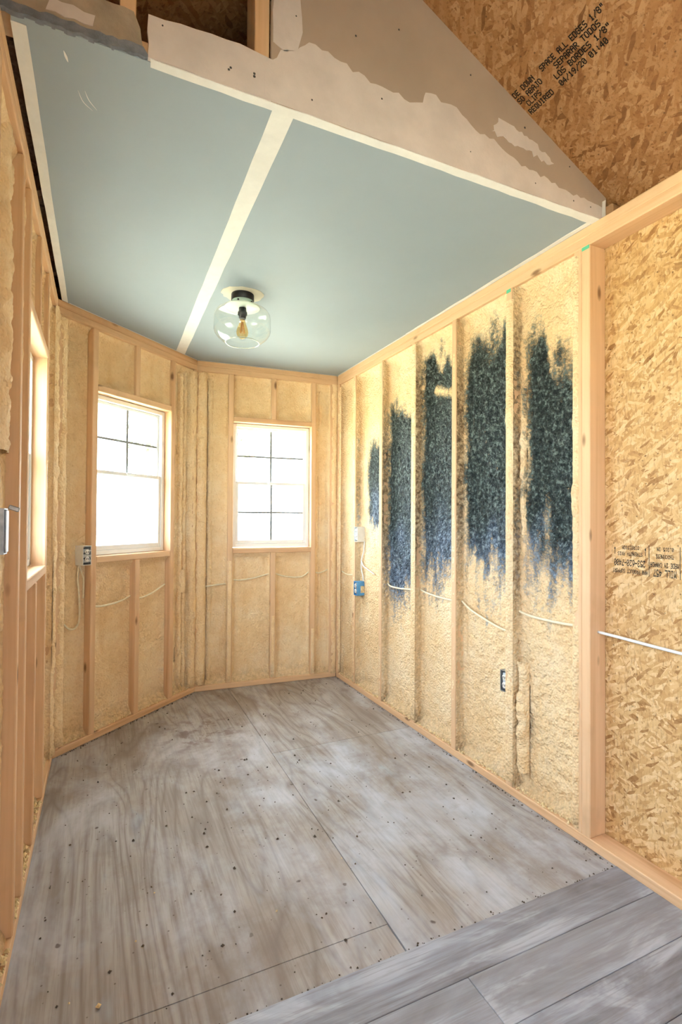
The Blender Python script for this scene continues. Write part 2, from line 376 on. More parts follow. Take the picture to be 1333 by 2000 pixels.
def foam_grid(wall, prof, z0, z1, step=.011, amp=.006, low=.012, freq=45, seed=0, endfill=True, pin=True, mask=None, dirt=None, name='spray_foam', lump=0, ztop=.03, zbot=.03, deep=None):  # dirt: overspray with painted shade, added to the bottom dirt
    P = np.array(prof, float); seg = np.linalg.norm(np.diff(P, axis=0), axis=1); L = np.concatenate([[0], np.cumsum(seg)])
    ns = max(6, int(L[-1]/step)); s = np.linspace(0, L[-1], ns); U = np.interp(s, L, P[:, 0]); N = np.interp(s, L, P[:, 1])
    k = (1 if wall.name == 'wall_right' else 3) if pin else 1
    for _ in range(k):
        U[1:-1] = (U[:-2]+U[1:-1]*2+U[2:])/4; N[1:-1] = (N[:-2]+N[1:-1]*2+N[2:])/4
    tu = np.gradient(U); tn = np.gradient(N); q = np.hypot(tu, tn)+1e-9; nu, nn = tn/q, -tu/q
    nz = max(4, int((z1-z0)/step)); z = np.linspace(z0, z1, nz)
    S, Z = np.meshgrid(s, z); Ug = np.broadcast_to(U, S.shape).copy(); Ng = np.broadcast_to(N, S.shape).copy()
    d = amp*(fbm(S*freq, Z*freq, seed, 3)-.5)*2+low*(fbm(S*7, Z*3.2, seed+5, 3)-.5)*2
    if lump: d = d+lump*np.maximum(0, fbm(S*16, Z*16, seed+9, 2)-.5)*2
    edge = np.minimum(S, L[-1]-S)
    if pin: d = d*sstep(0, .02, edge)
    Ug += nu*d; Ng += nn*d
    if endfill:
        hw = 1+1.2*(fbm(S*9, Z*0+3, seed+3, 3)-.5)
        w = np.exp(-((z1-Z)/(ztop*hw))**2)+np.exp(-((Z-z0)/(zbot*hw))**2); w = np.clip(w, 0, 1)
        Ng = Ng-(Ng-.012)*w*.8*(Ng > .012)
    Ng = np.minimum(Ng, .086)
    v = np.stack([Ug, Ng, Z], -1).reshape(-1, 3)
    i = np.arange(nz*ns).reshape(nz, ns); a = i[:-1, :-1]; b = i[:-1, 1:]; c = i[1:, 1:]; e = i[1:, :-1]
    f = np.stack([a, b, c, e], -1).reshape(-1, 4)
    me = mesh_from(name, v.tolist(), f.tolist(), True)
    if mask is not None:
        pm, bl = mask(Ug, Ng, Z)
        for nm, arr in (('paint', pm), ('blue', bl)):
            at = me.attributes.new(nm, 'FLOAT', 'POINT'); at.data.foreach_set('value', np.ascontiguousarray(arr.reshape(-1), dtype=np.float32))
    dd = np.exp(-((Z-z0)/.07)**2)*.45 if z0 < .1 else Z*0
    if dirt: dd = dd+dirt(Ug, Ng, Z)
    at = me.attributes.new('dirt', 'FLOAT', 'POINT'); at.data.foreach_set('value', np.ascontiguousarray(np.clip(dd, 0, 1).reshape(-1), dtype=np.float32))  # bottom dirt plus overspray and painted shade
    return link(name, me, FOAM if wall.name == 'wall_right' else FOAM_S, wall.root)
_seed = [11]
def bay(wall, u0, u1, z0, z1, depth=.05, ls=.03, rs=.03, **kw):
    """foam filling one stud bay; ls / rs = how near the stud fronts the foam climbs"""
    _seed[0] += 7; e = .0015
    prof = [(u0+e, ls)]+[(u0+e+.004, ls+.006), (u0+e+.006, depth-.006), (u0+.02, depth), (u1-.02, depth), (u1-e-.006, depth-.006), (u1-e-.004, rs+.006), (u1-e, rs)]
    return foam_grid(wall, prof, z0, z1, seed=_seed[0], **kw)
def strip(wall, u0, u1, z0, z1, n0=.002, bulge=.012, amp=.004, lump=0., step=.008, **kw):
    _seed[0] += 7; w = u1-u0
    prof = [(u0+w*t, n0-bulge*max(0, math.sin(math.pi*t))**.5) for t in np.linspace(0, 1, 9)]
    return foam_grid(wall, prof, z0, z1, step=step, amp=amp, low=amp, freq=38, seed=_seed[0], endfill=False, lump=lump, name='foam_bead', **kw)

# ---- right wall
WR = Wall('wall_right', (0, 0), (0, -1), 'long right framed wall with foam-filled bays, dark coating and bare OSB')
WR.sheath([(-.1, -YB+.1, 0, H+.06)])
WR.plate(0, -YB, 2.392, 'top_plate'); WR.plate(0, -YB, 2.354, 'top_plate'); WR.plate(0, -YB, 0, 'bottom_plate')
RS = [0, .292, .702, 1.108, 1.513, 1.930, 2.316, 2.354, 2.80, 3.21, 3.62, 4.03, 4.44, 4.85, 5.26, 5.67, 6.08, 6.5]
for u in RS: WR.stud(u)

def paint_mask(u0, u1, top, bot, fade_t=.12, fade_b=.2, gap=None, blue_at=1.3, seed=1, topf=None):
    def f(U, N, Z):
        st = fbm(U*30, Z*3.0, seed, 4); wob = fbm(U*9, Z*6, seed+3, 3); big = fbm(U*5, Z*3, seed+6, 2)
        tp = top if topf is None else topf(U)
        t = 1-sstep(tp-fade_t*1.4, tp+fade_t*1.2, Z+(wob-.5)*.30+(st-.5)*.12)
        b = sstep(bot-fade_b*1.5, bot+fade_b*.7, Z+(st-.5)*.34+(wob-.5)*.25+(big-.5)*.3)
        p = t*b
        if gap: p = p*(1-.85*np.exp(-((Z-gap+(U-u0-.1)*.3)/.03)**2)*sstep(.36, .55, wob))
        e = sstep(u0-.06, u0+.045, U+(wob-.5)*.05)
        side = sstep(.050, .036, N)
        p = p*e*(1-side)+side*.42*t*b*sstep(.38, .62, big)*sstep(.0, .02, N)
        bl = np.clip(1-sstep(bot-.05, blue_at, Z+(wob-.5)*.5), 0, 1)
        return p*.98, bl*.9
    return f
def overspray_shade(u0, lo, hi, amt):  # brown overspray with shade painted in on the camera-facing stud sides
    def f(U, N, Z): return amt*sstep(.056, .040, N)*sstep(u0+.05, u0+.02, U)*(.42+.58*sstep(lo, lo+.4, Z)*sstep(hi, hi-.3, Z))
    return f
bay(WR, .038, .292, .038, 2.354, .045, .02, .02)
bay(WR, .330, .702, .038, 2.354, .056, .008, .02, step=.009, dirt=overspray_shade(0.33, 1.2, 1.9, 0.5), mask=paint_mask(.46, .7, 1.86, 1.33, .1, .1, seed=4, blue_at=1.5))
bay(WR, .740, 1.108, .038, 2.354, .058, .003, .006, step=.008, amp=.007, dirt=overspray_shade(0.74, 0.7, 1.95, 0.95), mask=paint_mask(.75, 1.1, 2.02, .86, .1, .32, seed=9, blue_at=1.45))
bay(WR, 1.146, 1.513, .038, 2.354, .058, .003, .006, step=.008, amp=.007, dirt=overspray_shade(1.146, 0.8, 2.3, 1), mask=paint_mask(1.155, 1.5, 2.24, .93, .08, .2, gap=2.04, seed=14, blue_at=1.4))
bay(WR, 1.551, 1.930, .038, 2.354, .057, .003, .006, step=.007, amp=.009, dirt=overspray_shade(1.551, 0.9, 2.2, 1), mask=paint_mask(1.575, 1.93, 2.22, 1.0, .12, .2, seed=21, blue_at=1.35))
bay(WR, 1.968, 2.316, .038, 2.354, .056, .003, .006, step=.0065, amp=.011, dirt=overspray_shade(1.968, 0.7, 2.35, 0.95), mask=paint_mask(2.01, 2.3, 2.1, 1.12, .14, .25, seed=33, blue_at=1.3, topf=lambda U: 2.17-.22*sstep(2.10, 2.16, U)))
strip(WR, 1.102, 1.151, .05, 2.34, .003, .006, .003)
strip(WR, 1.925, 1.973, .06, 2.30, .004, .010, .007, .008)
strip(WR, 2.308, 2.343, .05, 2.33, .004, .012, .009, .014)
strip(WR, .288, .332, .05, 2.34, .003, .004, .003)
strip(WR, .698, .738, .05, 2.34, .003, .003, .002)
strip(WR, 1.510, 1.549, .3, 2.2, .003, .003, .003)
strip(WR, 1.972, 2.03, .12, .62, .050, .035, .012, .02)
strip(WR, 1.978, 2.006, 1.2, 1.88, .056, .020, .008, .012, mask=lambda U, N, Z: (.62*sstep(.35, .6, fbm(U*30, Z*9, 71, 3)), Z*0))
strip(WR, -.002, .055, .05, 2.33, .01, .012, .005)
# mint green paint marks at the ends of the doubled stud
box('paint_mark', 2.356, 2.390, -.0012, .0005, 2.340, 2.3535, GREEN, WR.root); box('paint_mark', 1.934, 1.960, -.0016, .0005, 2.338, 2.3535, GREEN, WR.root)

# ---- far wall
LF = math.hypot(1.101, .072)
WF = Wall('wall_far', (-1.101, .072), (1.101, -.072), 'short far framed wall filled with yellow foam around a window')
OF = (.269, .885, 1.045, 2.0)
WF.sheath([(-.03, OF[0], 0, H+.9), (OF[1], LF+.09, 0, H+.9), (OF[0], OF[1], 0, OF[2]), (OF[0], OF[1], OF[3], H+.9)])
def framed(w, L, O, low, up, ends, u_start=0):
    w.plate(u_start, L, 2.392, 'top_plate'); w.plate(u_start, L, 2.354, 'top_plate'); w.plate(u_start, L, 0, 'bottom_plate')
    for e in ends: w.stud(e)
    w.stud(O[0]-.038); w.stud(O[1])
    for u in low: w.stud(u, .038, O[2]-.038)
    for u in up: w.stud(u, O[3]+.038, 2.354)
    w.plate(O[0], O[1], O[2]-.038, 'rough_sill'); w.plate(O[0], O[1], O[3], 'window_header')
framed(WF, LF, OF, [.562], [.560], [0, 1.042])
bay(WF, .038, .231, .038, 2.354, .052, .01, .02)
bay(WF, .269, .562, .038, 1.007, .05, .025, .03); bay(WF, .600, .885, .038, 1.007, .05, .03, .03)
bay(WF, .269, .560, 2.038, 2.354, .05, .02, .02); bay(WF, .598, .885, 2.038, 2.354, .05, .02, .02)
bay(WF, .923, 1.042, .038, 2.354, .05, .008, .012)
strip(WF, -.01, .075, .05, 2.34, .02, .03, .006, .008); strip(WF, .075, .125, .05, 2.3, .055, .02, .005)
strip(WF, .229, .268, .05, .95, .003, .007, .002)
strip(WF, .885, .924, .05, .40, .003, .007, .002); strip(WF, 1.036, 1.118, .03, 2.36, .012, .016, .004)
strip(WF, .955, .99, .3, 2.3, .055, .016, .004); strip(WF, .560, .602, .05, .52, .004, .008, .002)

# ---- angled wall
LA = math.hypot(.849, .777)
WA = Wall('wall_angled', (-1.95, -.705), (.849, .777), 'angled framed wall of the clipped corner with foam and a bright window')
OA = (.268, .882, 1.045, 2.0)
WA.sheath([(-.04, OA[0], 0, H+.9), (OA[1], LA+.04, 0, H+.9), (OA[0], OA[1], 0, OA[2]), (OA[0], OA[1], OA[3], H+.9)])
framed(WA, LA, OA, [.567], [.556], [0, LA-.038])
bay(WA, .038, .230, .038, 2.354, .06, .02, .045)
bay(WA, .268, .567, .038, 1.007, .066, .04, .045); bay(WA, .605, .882, .038, 1.007, .066, .04, .045)
bay(WA, .268, .556, 2.038, 2.354, .066, .015, .02); bay(WA, .594, .882, 2.038, 2.354, .066, .015, .02)
bay(WA, .920, LA-.038, .038, 2.354, .05, .01, .01)
strip(WA, 1.00, 1.045, .06, 2.3, .052, .03, .006, .006); strip(WA, 1.05, 1.085, .06, 2.32, .050, .026, .005, .004)
strip(WA, 1.10, LA+.012, .05, 2.34, .02, .032, .006, .008)
strip(WA, 1.01, 1.07, .74, .90, .045, .035, .006, .006)
strip(WA, -.0, .07, .05, 2.34, .012, .016, .008, .012)

# ---- left wall (u runs towards the far end)
WL = Wall('wall_left', (-1.95, -.705), (0, 1), 'left framed wall seen edge-on with foam, bare studs and a window reveal')
OL = (-1.102, -.488, 1.058, 1.972); YD0, YD1 = -3.85, -3.05; ZD0, ZD1 = .95, 2.0     # unseen window opening beside the camera, sized for fill light
uD0, uD1 = YD0+.705, YD1+.705; uB = YB+.705
WL.sheath([(OL[1], .04, 0, H+.06), (OL[0], OL[1], 0, OL[2]), (OL[0], OL[1], OL[3], H+.06), (uD1, OL[0], 0, H+.06), (uD0, uD1, ZD1, H+.06), (uD0, uD1, 0, ZD0), (uB, uD0, 0, H+.06)])
framed(WL, 0, OL, [-.85], [-.82], [-.04, -.085, -1.318, -1.728, -2.13, uD1, uD0-.038, -4.6, -5.0, -5.4, uB+.04], uB)
box('window_header', uD0, uD1, 0, .089, ZD1, ZD1+.038, WOOD_X, WL.root, .003); box('rough_sill', uD0, uD1, 0, .089, ZD0-.038, ZD0, WOOD_X, WL.root, .003)
bay(WL, -.45, -.085, .038, 2.354, .05, .02, .001)
bay(WL, -1.102, -.85, .038, 1.02, .062, .05, .05); bay(WL, -.812, -.488, .038, 1.02, .062, .05, .055)
bay(WL, -1.102, -.82, 2.01, 2.354, .05, .02, .02); bay(WL, -.782, -.488, 2.01, 2.354, .05, .02, .02)
bay(WL, -1.28, -1.14, .038, 2.354, .055, .03, .045); bay(WL, -1.69, -1.318, .038, 2.354, .04, .03, .035, amp=.009, low=.012); bay(WL, -2.092, -1.728, .038, 2.354, .045, .02, .02)
strip(WL, -.095, .004, .04, 2.36, .004, .012, .008, .012)
strip(WL, -.49, -.452, 1.5, 2.34, .004, .006, .004); strip(WL, -1.30, -1.27, .9, 2.3, .006, .006, .004, .006)
strip(WL, -1.50, -1.34, 1.45, 2.35, .046, .03, .008, .01); strip(WL, -.095, -.055, .5, 1.1, -.002, .014, .006, .014)

# ---- back wall of the main room, unseen opening added for fill light
WB = Wall('wall_back', (0, YB), (-1, 0), 'back end wall of the main room behind the camera')
OB = (.65, 1.35, 1.0, 1.95)
WB.sheath([(-.1, OB[0], 0, 3.2), (OB[1], 2.05, 0, 3.2), (OB[0], OB[1], 0, OB[2]), (OB[0], OB[1], OB[3], 3.2)])
WB.plate(0, 1.95, 2.392, 'top_plate')
for u in (0, OB[0]-.038, OB[1], 1.91): WB.stud(u)

# ---- floor
flo = empty('floor', (-.95, -3, 0)); tag(flo, 'worn plywood subfloor meeting grey vinyl planks at the front', 'floor', kind='structure')
flo.location = (0, 0, 0)
g = .0009
ang = [(-2.04, -.74), (-1.14, .16)]
prism('plywood_sheet', [(-2.04, -2.39+g), (-.898-g, -2.39+g), (-.856-g, .16), (-1.14, .16), (-2.04, -.70)], -.018, 0, PLY, flo)
prism('plywood_sheet', [(-2.04, -3.6), (-.92-g, -3.6), (-.899-g, -2.39-g), (-2.04, -2.39-g)], -.0185, -.001, PLY, flo)
prism('plywood_sheet', [(-.876+g, -1.108+g), (.09, -1.108+g), (.09, .10), (-.856+g, .16)], -.018, .0003, PLY, flo)
prism('plywood_sheet', [(-.915+g, -3.6), (.09, -3.6), (.09, -1.108-g), (-.876+g, -1.108-g)], -.018, 0, PLY_SKYLIT, flo)
box('joist_deck', -2.04, .10, YB-.1, .16, -.25, -.019, DARKSIDE, flo)
yy = -2.506; row = 0; wid = [.146, .156]
offs = [-1.75, -.795, -1.30, -.42, -1.05, -.2]
while yy > YB+.05:
    w = wid[min(row, 1)]; cut = offs[row % 6]; xs = [-1.947]
    x = cut
    while x > -1.9: x -= 1.22
    x += 1.22
    while x < -.03: 
        if x > -1.9: xs.append(x)
        x += 1.22
    if row == 0: xs = [-1.947]
    xs.append(-.002)
    for a, b in zip(xs, xs[1:]):
        box('floor_plank', a+.0008, b-.0008, yy-w+.0009, yy-.0009, .0003, .0065, PLANK, flo, .0012)
    yy -= w; row += 1

# ---- alcove ceiling
cei = empty('ceiling', (0, 0, 0)); tag(cei, 'blue-green drywall ceiling of the alcove with white taped joints', 'ceiling', kind='structure')
XS = -1.262
def angx(y): return -1.95+(y+.705)*.849/.777
def angy(x): return -.705+(x+1.95)*.777/.849
XLc = -1.932
prism('drywall_panel', [(XLc, YH), (XS-.001-.02, YH), (XS+.02-.001, angy(XS)+.03), (XLc, angy(XLc)+.03)], H, H+.0127, BOARD, cei)
prism('drywall_panel', [(XS+.001-.02, YH), (.03, YH), (.03, .03), (-1.11, .10), (XS+.021, angy(XS)+.03)], H, H+.0127, BOARD, cei)
def jag(pts, amp, seed, step=.03):
    r = random.Random(seed); out = []
    for a, b in zip(pts, pts[1:]+pts[:1]):
        a = Vector(a); b = Vector(b); L = (b-a).length; n = max(1, int(L/step)); nrm = Vector((-(b-a).y, (b-a).x))/max(L, 1e-6)
        for i in range(n): out.append(tuple(a+(b-a)*(i/n)+nrm*(r.uniform(-amp, amp) if i else 0)))
    return out
tz = H-.0012
prism('joint_tape', jag([(-1.300, YH), (-1.236, YH), (-1.206, angy(-1.206)-.008), (-1.272, angy(-1.272)-.008)], .0015, 3, .12), tz, H, TAPE, cei)
prism('joint_tape', jag([(XLc-.002, YH+.02), (XLc+.030, YH+.02), (XLc+.026, angy(XLc+.026)-.004), (XLc-.002, angy(XLc)-.004)], .0012, 4, .1), tz, H+.0125, TAPE, cei)
prism('joint_tape', jag([(-1.628, YH-.012), (.02, YH-.012), (.01, YH+.024), (-1.626, YH+.014)], .002, 5, .06), tz-.0006, H+.0005, TAPE, cei)
prism('joint_tape', jag([(-.024, YH), (.0, YH), (.0, -1.05), (-.014, -1.06)], .002, 6, .07), tz, H+.0005, TAPE, cei)
prism('joint_tape', [(-.010, -1.06), (0, -1.06), (0, -.01), (-.006, -.01)], tz, H+.0005, TAPE, cei)
prism('joint_tape', [(-1.101, .066), (-.004, -.006), (-.004, -.002), (-1.101, .071)], tz, H+.0005, TAPE, cei)
prism('joint_tape', [(-1.90, angy(-1.90)-.007), (-1.106, angy(-1.106)-.007), (-1.106, angy(-1.106)-.001), (-1.90, angy(-1.90)-.001)], tz, H+.0005, TAPE, cei)
# scratches and a dab of compound on the left panel
def scratch(pts, w):
    P = spline([(p[0], p[1], 0) for p in pts], 6); n = len(P); L = []; R = []
    for i, p in enumerate(P):
        t = (P[min(i+1, n-1)]-P[max(i-1, 0)]).normalized(); q = Vector((-t.y, t.x, 0))*w*math.sin(math.pi*(i+.3)/(n-.4)); L.append(p+q); R.append(p-q)
    prism('scratch', [(p.x, p.y) for p in L]+[(p.x, p.y) for p in R[::-1]], H-.0006, H+.0002, TAPE, cei)
scratch([(-1.799, -2.249), (-1.787, -2.211), (-1.763, -2.186)], .0009)
scratch([(-1.782, -2.255), (-1.772, -2.223), (-1.752, -2.194)], .0009)
scratch([(-1.826, -2.367), (-1.818, -2.335)], .003)

# ---- drywall gable over the alcove opening
def roofz(x): return Z0R-SL*x if x > XRIDGE else Z0R-SL*XRIDGE-SL*(XRIDGE-x)
gab = empty('wall_gable', (0, 0, 0)); tag(gab, 'unfinished drywall gable above the alcove, torn open at its left', 'wall', kind='structure')
y0, y1 = YH-.0125, YH
XP = -1.312
prism('drywall_panel', [(XP, 2.4305), (.034, 2.4305), (.036, roofz(.036)), (XRIDGE, roofz(XRIDGE)), (XP, roofz(XP))], y0, y1, TAN, gab, 'y')
prism('drywall_panel', jag([(-1.634, 2.4315), (XP-.0005, 2.4305), (XP-.0005, 2.549), (-1.40, 2.558), (-1.634, 2.541)], .0025, 12, .035), y0, y1, MUD, gab, 'y')
prism('torn_drywall', jag([(-2.0, 2.443), (-1.645, 2.452), (-1.652, 2.50), (-1.668, 2.538), (-1.76, 2.536), (-2.0, 2.548)], .004, 13, .022), y0+.006, y1, TORN, gab, 'y')
prism('gypsum_edge', jag([(-2.0, 2.428), (-1.63, 2.433), (-1.645, 2.455), (-2.0, 2.447)], .0035, 14, .014), y0+.002, y1+.004, GYP, gab, 'y')
prism('patch', jag([(-1.86, 2.462), (-1.76, 2.462), (-1.755, 2.490), (-1.85, 2.496)], .003, 15, .02), y0+.0045, y0+.0062, MUD, gab, 'y')
yf = y0-.0011
# joint compound band along the lower edge and smears
def ragged(pts, amp, seed, step):
    r = random.Random(seed); out = []
    for a, b in zip(pts, pts[1:]):
        n = max(1, int(math.dist(a, b)/step))
        for i in range(n): out.append((a[0]+(b[0]-a[0])*i/n, a[1]+(b[1]-a[1])*i/n+(r.uniform(-amp, amp) if i else 0)))
    return out+[pts[-1]]
prism('joint_compound', [(-1.330, 2.4312), (.030, 2.4312)]+ragged([(.030, 2.478), (-.18, 2.492), (-.36, 2.515), (-.45, 2.540), (-.52, 2.575), (-.58, 2.572), (-.655, 2.612), (-.70, 2.632), (-.80, 2.636), (-.81, 2.60), (-.86, 2.583), (-.90, 2.60), (-.98, 2.598), (-1.10, 2.622), (-1.20, 2.640), (-1.24, 2.600), (-1.285, 2.585), (-1.308, 2.548), (-1.330, 2.545)], .009, 16, .018), yf, y0+.0004, MUD, gab, 'y')
prism('joint_compound', jag([(-1.307, 2.60), (-1.275, 2.585), (-1.235, 2.602), (-1.220, 2.66), (-1.235, 2.95), (-1.307, 2.95)], .004, 17, .04), yf, y0+.0004, MUD, gab, 'y')
prism('joint_compound', jag([(-.53, 2.598), (-.50, 2.655), (-.43, 2.648), (-.36, 2.625), (-.26, 2.588), (-.24, 2.572), (-.30, 2.562), (-.36, 2.585), (-.44, 2.585)], .010, 18, .012), yf, y0+.0004, MUD, gab, 'y')
prism('joint_compound', jag([(.012, 2.44), (.033, 2.44), (.033, 2.512), (.015, 2.50)], .003, 19, .02), yf-.0004, y0+.0004, TAPE, gab, 'y')
bm = bmesh.new()
rr = random.Random(5)
for x, z in [(-1.43, 2.475), (-1.425, 2.482), (-1.36, 2.49), (-1.36, 2.482), (-1.19, 2.476), (-.96, 2.56), (-.62, 2.50), (-.33, 2.475), (-.14, 2.462), (-.05, 2.462), (-.38, 2.66), (-.16, 2.585), (-.62, 2.76), (-.9, 2.80), (-1.05, 2.72), (-1.13, 2.88), (-1.60, 2.525), (-1.24, 2.70)]:
    r = rr.uniform(.002, .0036); add_box(bm, x-r, x+r, yf-.001, y0+.001, z-r, z+r, r*.5)
tag(link('screw_heads', bm_mesh('screw_heads', bm), SCREW, gab), kind='stuff')
# framing and rough timber in the hole
box('stud', -1.356, -1.3135, y1+.001, y1+.09, H+.09, 3.2-.35, WOOD_Z, gab, .002)
box('bottom_plate', -1.98, .02, y1+.001, y1+.09, H+.014, H+.05, WOOD_X, gab, .002)
box('stud', -1.70, -1.662, y1+.001, y1+.09, H+.05, 2.62, WOOD_Z, gab, .002)
box('truss_heel', .036, .09, YH-.04, YH-.003, H+.002, 2.49, WOOD_Y, gab, .006)

# ---- roof deck
rf = empty('roof', (0, 0, 0)); tag(rf, 'sloping OSB roof deck with stencilled installation notes overhead', 'roof', kind='structure')
class Slope:
    def __init__(s, side):   # side +1: right slope (x > ridge)
        s.side = side
def slope_panel(x0, x1, ya, yb, name='deck_panel'):
    bm = bmesh.new(); t = .012
    vs = []
    for (x, y) in ((x0, ya), (x1, ya), (x1, yb), (x0, yb)): vs.append(bm.verts.new((x, y, roofz(x))))
    vt = [bm.verts.new((v.co.x, v.co.y, v.co.z+t)) for v in vs]
    bm.faces.new(vs); bm.faces.new(vt[::-1])
    for i in range(4): bm.faces.new((vs[i], vt[i], vt[(i+1) % 4], vs[(i+1) % 4]))
    return link(name, bm_mesh(name, bm), OSB_ROOF, rf)
ys = [.40, -1.0, -2.24, -3.46, -4.68, -5.9, YB-.3]
for a, b in zip(ys, ys[1:]):
    slope_panel(XRIDGE, .45, a, b); slope_panel(-2.42, XRIDGE, a, b)
for y in (-3.35, -3.96, -4.57, -5.18, -5.79, -.2, -.9, -1.6):   # rafters out of the picture and over the alcove
    for sx in (1, -1):
        bm = bmesh.new(); xa, xb = (XRIDGE, .09) if sx > 0 else (XRIDGE, -2.04)
        v = [bm.verts.new((x, yq, roofz(x)-dz)) for x in (xa, xb) for yq in (y-.019, y+.019) for dz in (.001, .09 if x == xa else .055)]
        for f in [(0, 1, 3, 2), (4, 6, 7, 5), (0, 4, 5, 1), (2, 3, 7, 6), (0, 2, 6, 4), (1, 5, 7, 3)]: bm.faces.new([v[i] for i in f])
        link('rafter', bm_mesh('rafter', bm), WOOD_Y, rf)
box('eave_block', .0905, .108, YB, .1, H-.06, 2.485, WOOD_Y, rf); box('eave_block', -2.062, -2.0405, YB, -.6, H-.06, 2.50, WOOD_Y, rf)
prism('gable_board', [(.1, H-.02), (.1, 2.485), (XRIDGE, 3.0), (-2.06, 2.49), (-2.06, H-.02)], .17, .19, DARKSIDE, rf, 'y')

# ---- windows
def window(n, wall, O, label, lower_grid=True, nfront=.058):
    u0, u1, z0, z1 = O; root = link('window_%d' % n, None, None, None, wall.P((u0+u1)/2, 0, z0), (0, 0, wall.ang)); tag(root, label, 'window', kind='structure')
    w = (u1-u0)/2-.002; h = z1-z0-.003; fw = .026
    def ring(name, a, b, c, d, f, n0, n1, par, fb=None):
        bm = bmesh.new(); fb = fb or f
        add_box(bm, a, a+f, n0, n1, c, d, .002); add_box(bm, b-f, b, n0, n1, c, d, .002); add_box(bm, a+f, b-f, n0, n1, c, c+fb, .002); add_box(bm, a+f, b-f, n0, n1, d-f, d, .002)
        return link(name, bm_mesh(name, bm), VINYL, par)
    ring('frame', -w, w, .003, h, fw, nfront, .112, root)
    mid = h*.515
    up = ring('sash', -w+fw, w-fw, mid-.012, h-fw, .018, nfront+.028, nfront+.044, root, .024)
    lo = ring('sash', -w+fw, w-fw, .003+fw, mid+.018, .022, nfront+.006, nfront+.024, root, .028)
    lo_m = 0
    for s_, (a, b), nn in ((up, (mid+.012, h-fw-.018), nfront+.036), (lo, (.003+fw+.028, mid-.004), nfront+.015)):
        box('pane', -w+fw+.017, w-fw-.017, nn-.002, nn+.002, a-.002, b+.002, GLASS, s_)
        if s_ is up or lower_grid:
            box('muntin', -.008, .008, nn-.0065, nn-.0022, a, b, GRID, s_); box('muntin', -w+fw+.018, -.0081, nn-.0065, nn-.0022, (a+b)/2-.007, (a+b)/2+.007, GRID, s_)
            box('muntin', .0081, w-fw-.018, nn-.0065, nn-.0022, (a+b)/2-.007, (a+b)/2+.007, GRID, s_)
    box('sash_lock', -.03, .03, nfront-.004, nfront+.0055, mid+.004, mid+.016, VINYL, root, .002)
    mt = Matrix((wall.t, Vector((0, 0, 1)), wall.n)).transposed().to_4x4(); mt.translation = wall.P((u0+u1)/2, .12, (z0+z1)/2)
    portal('window_portal', (u1-u0, z1-z0), mt)
window(1, WA, OA, 'white-framed window in the angled wall, brightest with clear lower sash', False)
window(2, WF, OF, 'white gridded window in the far wall, seen nearly head-on')
window(3, WL, OL, 'window in the left wall seen almost edge-on as a bright sliver')
mt = Matrix((WL.t, Vector((0, 0, 1)), WL.n)).transposed().to_4x4(); mt.translation = WL.P((uD0+uD1)/2, .11, (ZD0+ZD1)/2); portal('window_portal', (uD1-uD0, ZD1-ZD0), mt)

mt = Matrix((WB.t, Vector((0, 0, 1)), WB.n)).transposed().to_4x4(); mt.translation = WB.P((OB[0]+OB[1])/2, .11, (OB[2]+OB[3])/2); portal('window_portal', (OB[1]-OB[0], OB[3]-OB[2]), mt)

# ---- lettering, 5x7 dot matrix as sprayed on the boards
FONT = {'A': '0E11111F111111', 'B': '1E11111E11111E', 'C': '0E11101010110E', 'D': '1E11111111111E', 'E': '1F10101E10101F', 'F': '1F10101E101010', 'G': '0E11101711110E', 'H': '1111111F111111', 'I': '0E04040404040E', 'J': '0702020202120C', 'K': '11121418141211', 'L': '1010101010101F', 'M': '111B1515111111', 'N': '11191513111111', 'O': '0E11111111110E', 'P': '1E11111E101010', 'Q': '0E11111115120D', 'R': '1E11111E141211', 'S': '0F10100E01011E', 'T': '1F040404040404', 'U': '1111111111110E', 'V': '11111111110A04', 'W': '11111115151B11', 'X': '11110A040A1111', 'Y': '11110A04040404', '0': '0E11131519110E', '1': '040C040404040E', '2': '0E11010204081F', '3': '0E11010601110E', '4': '02060A121F0202', '5': '1F101E0101110E', '6': '06081E1111110E', '7': '1F010204080808', '8': '0E11110E11110E', '9': '0E11110F01020C', '/': '01010204081010', ':': '00040400040400', '.': '00000000000C0C', '-': '0000001F000000', '"': '0A0A0A00000000', '>': '080C1E1F1E0C08', '<': '02060F1F0F0602'}
def lettering(text, org, right, up, width, height, mat, parent, lift=.0006, q=.25):
    org = Vector(org); right = Vector(right).normalized(); up = Vector(up).normalized(); nrm = right.cross(up)
    cw = width/(len(text)*6-1); ch = height/7; v = []; f = []
    for i, c in enumerate(text):
        if c == ' ': continue
        bits = FONT[c]
        for r in range(7):
            row = int(bits[r*2:r*2+2], 16)
            for k in range(5):
                if row >> (4-k) & 1:
                    x = (i*6+k)*cw; y = (6-r)*ch; b = len(v)
                    for dx, dy in ((-q, -q*.7), (1+q, -q*.7), (1+q, 1+q*.7), (-q, 1+q*.7)): v.append(org+right*(x+dx*cw)+up*(y+dy*ch)+nrm*lift)
                    f.append((b, b+1, b+2, b+3))
    return link('printed_lettering', mesh_from('printed_lettering', v, f), mat, parent)
cs = 1/math.hypot(1, SL); upv = (-cs, 0, SL*cs)
def rt(text, x, ya, yb): lettering(text, (x, ya, roofz(x)), (0, -1, 0), upv, ya-yb, .0195, INK, rf)
rt('SPACE ALL EDGES 1/8"', -.427, -2.562, -2.798); rt('SEPARAR TODOS', -.4035, -2.600, -2.765); rt('LOS BORDES 1/8"', -.380, -2.580, -2.782); rt('04/19/20 01:40', -.356, -2.578, -2.754)
rt('DE DOWN', -.427, -2.440, -2.530); rt('SO ABAJO', -.4035, -2.440, -2.542); rt('CLIPS', -.380, -2.458, -2.516); rt('REQUIRED', -.356, -2.445, -2.547)
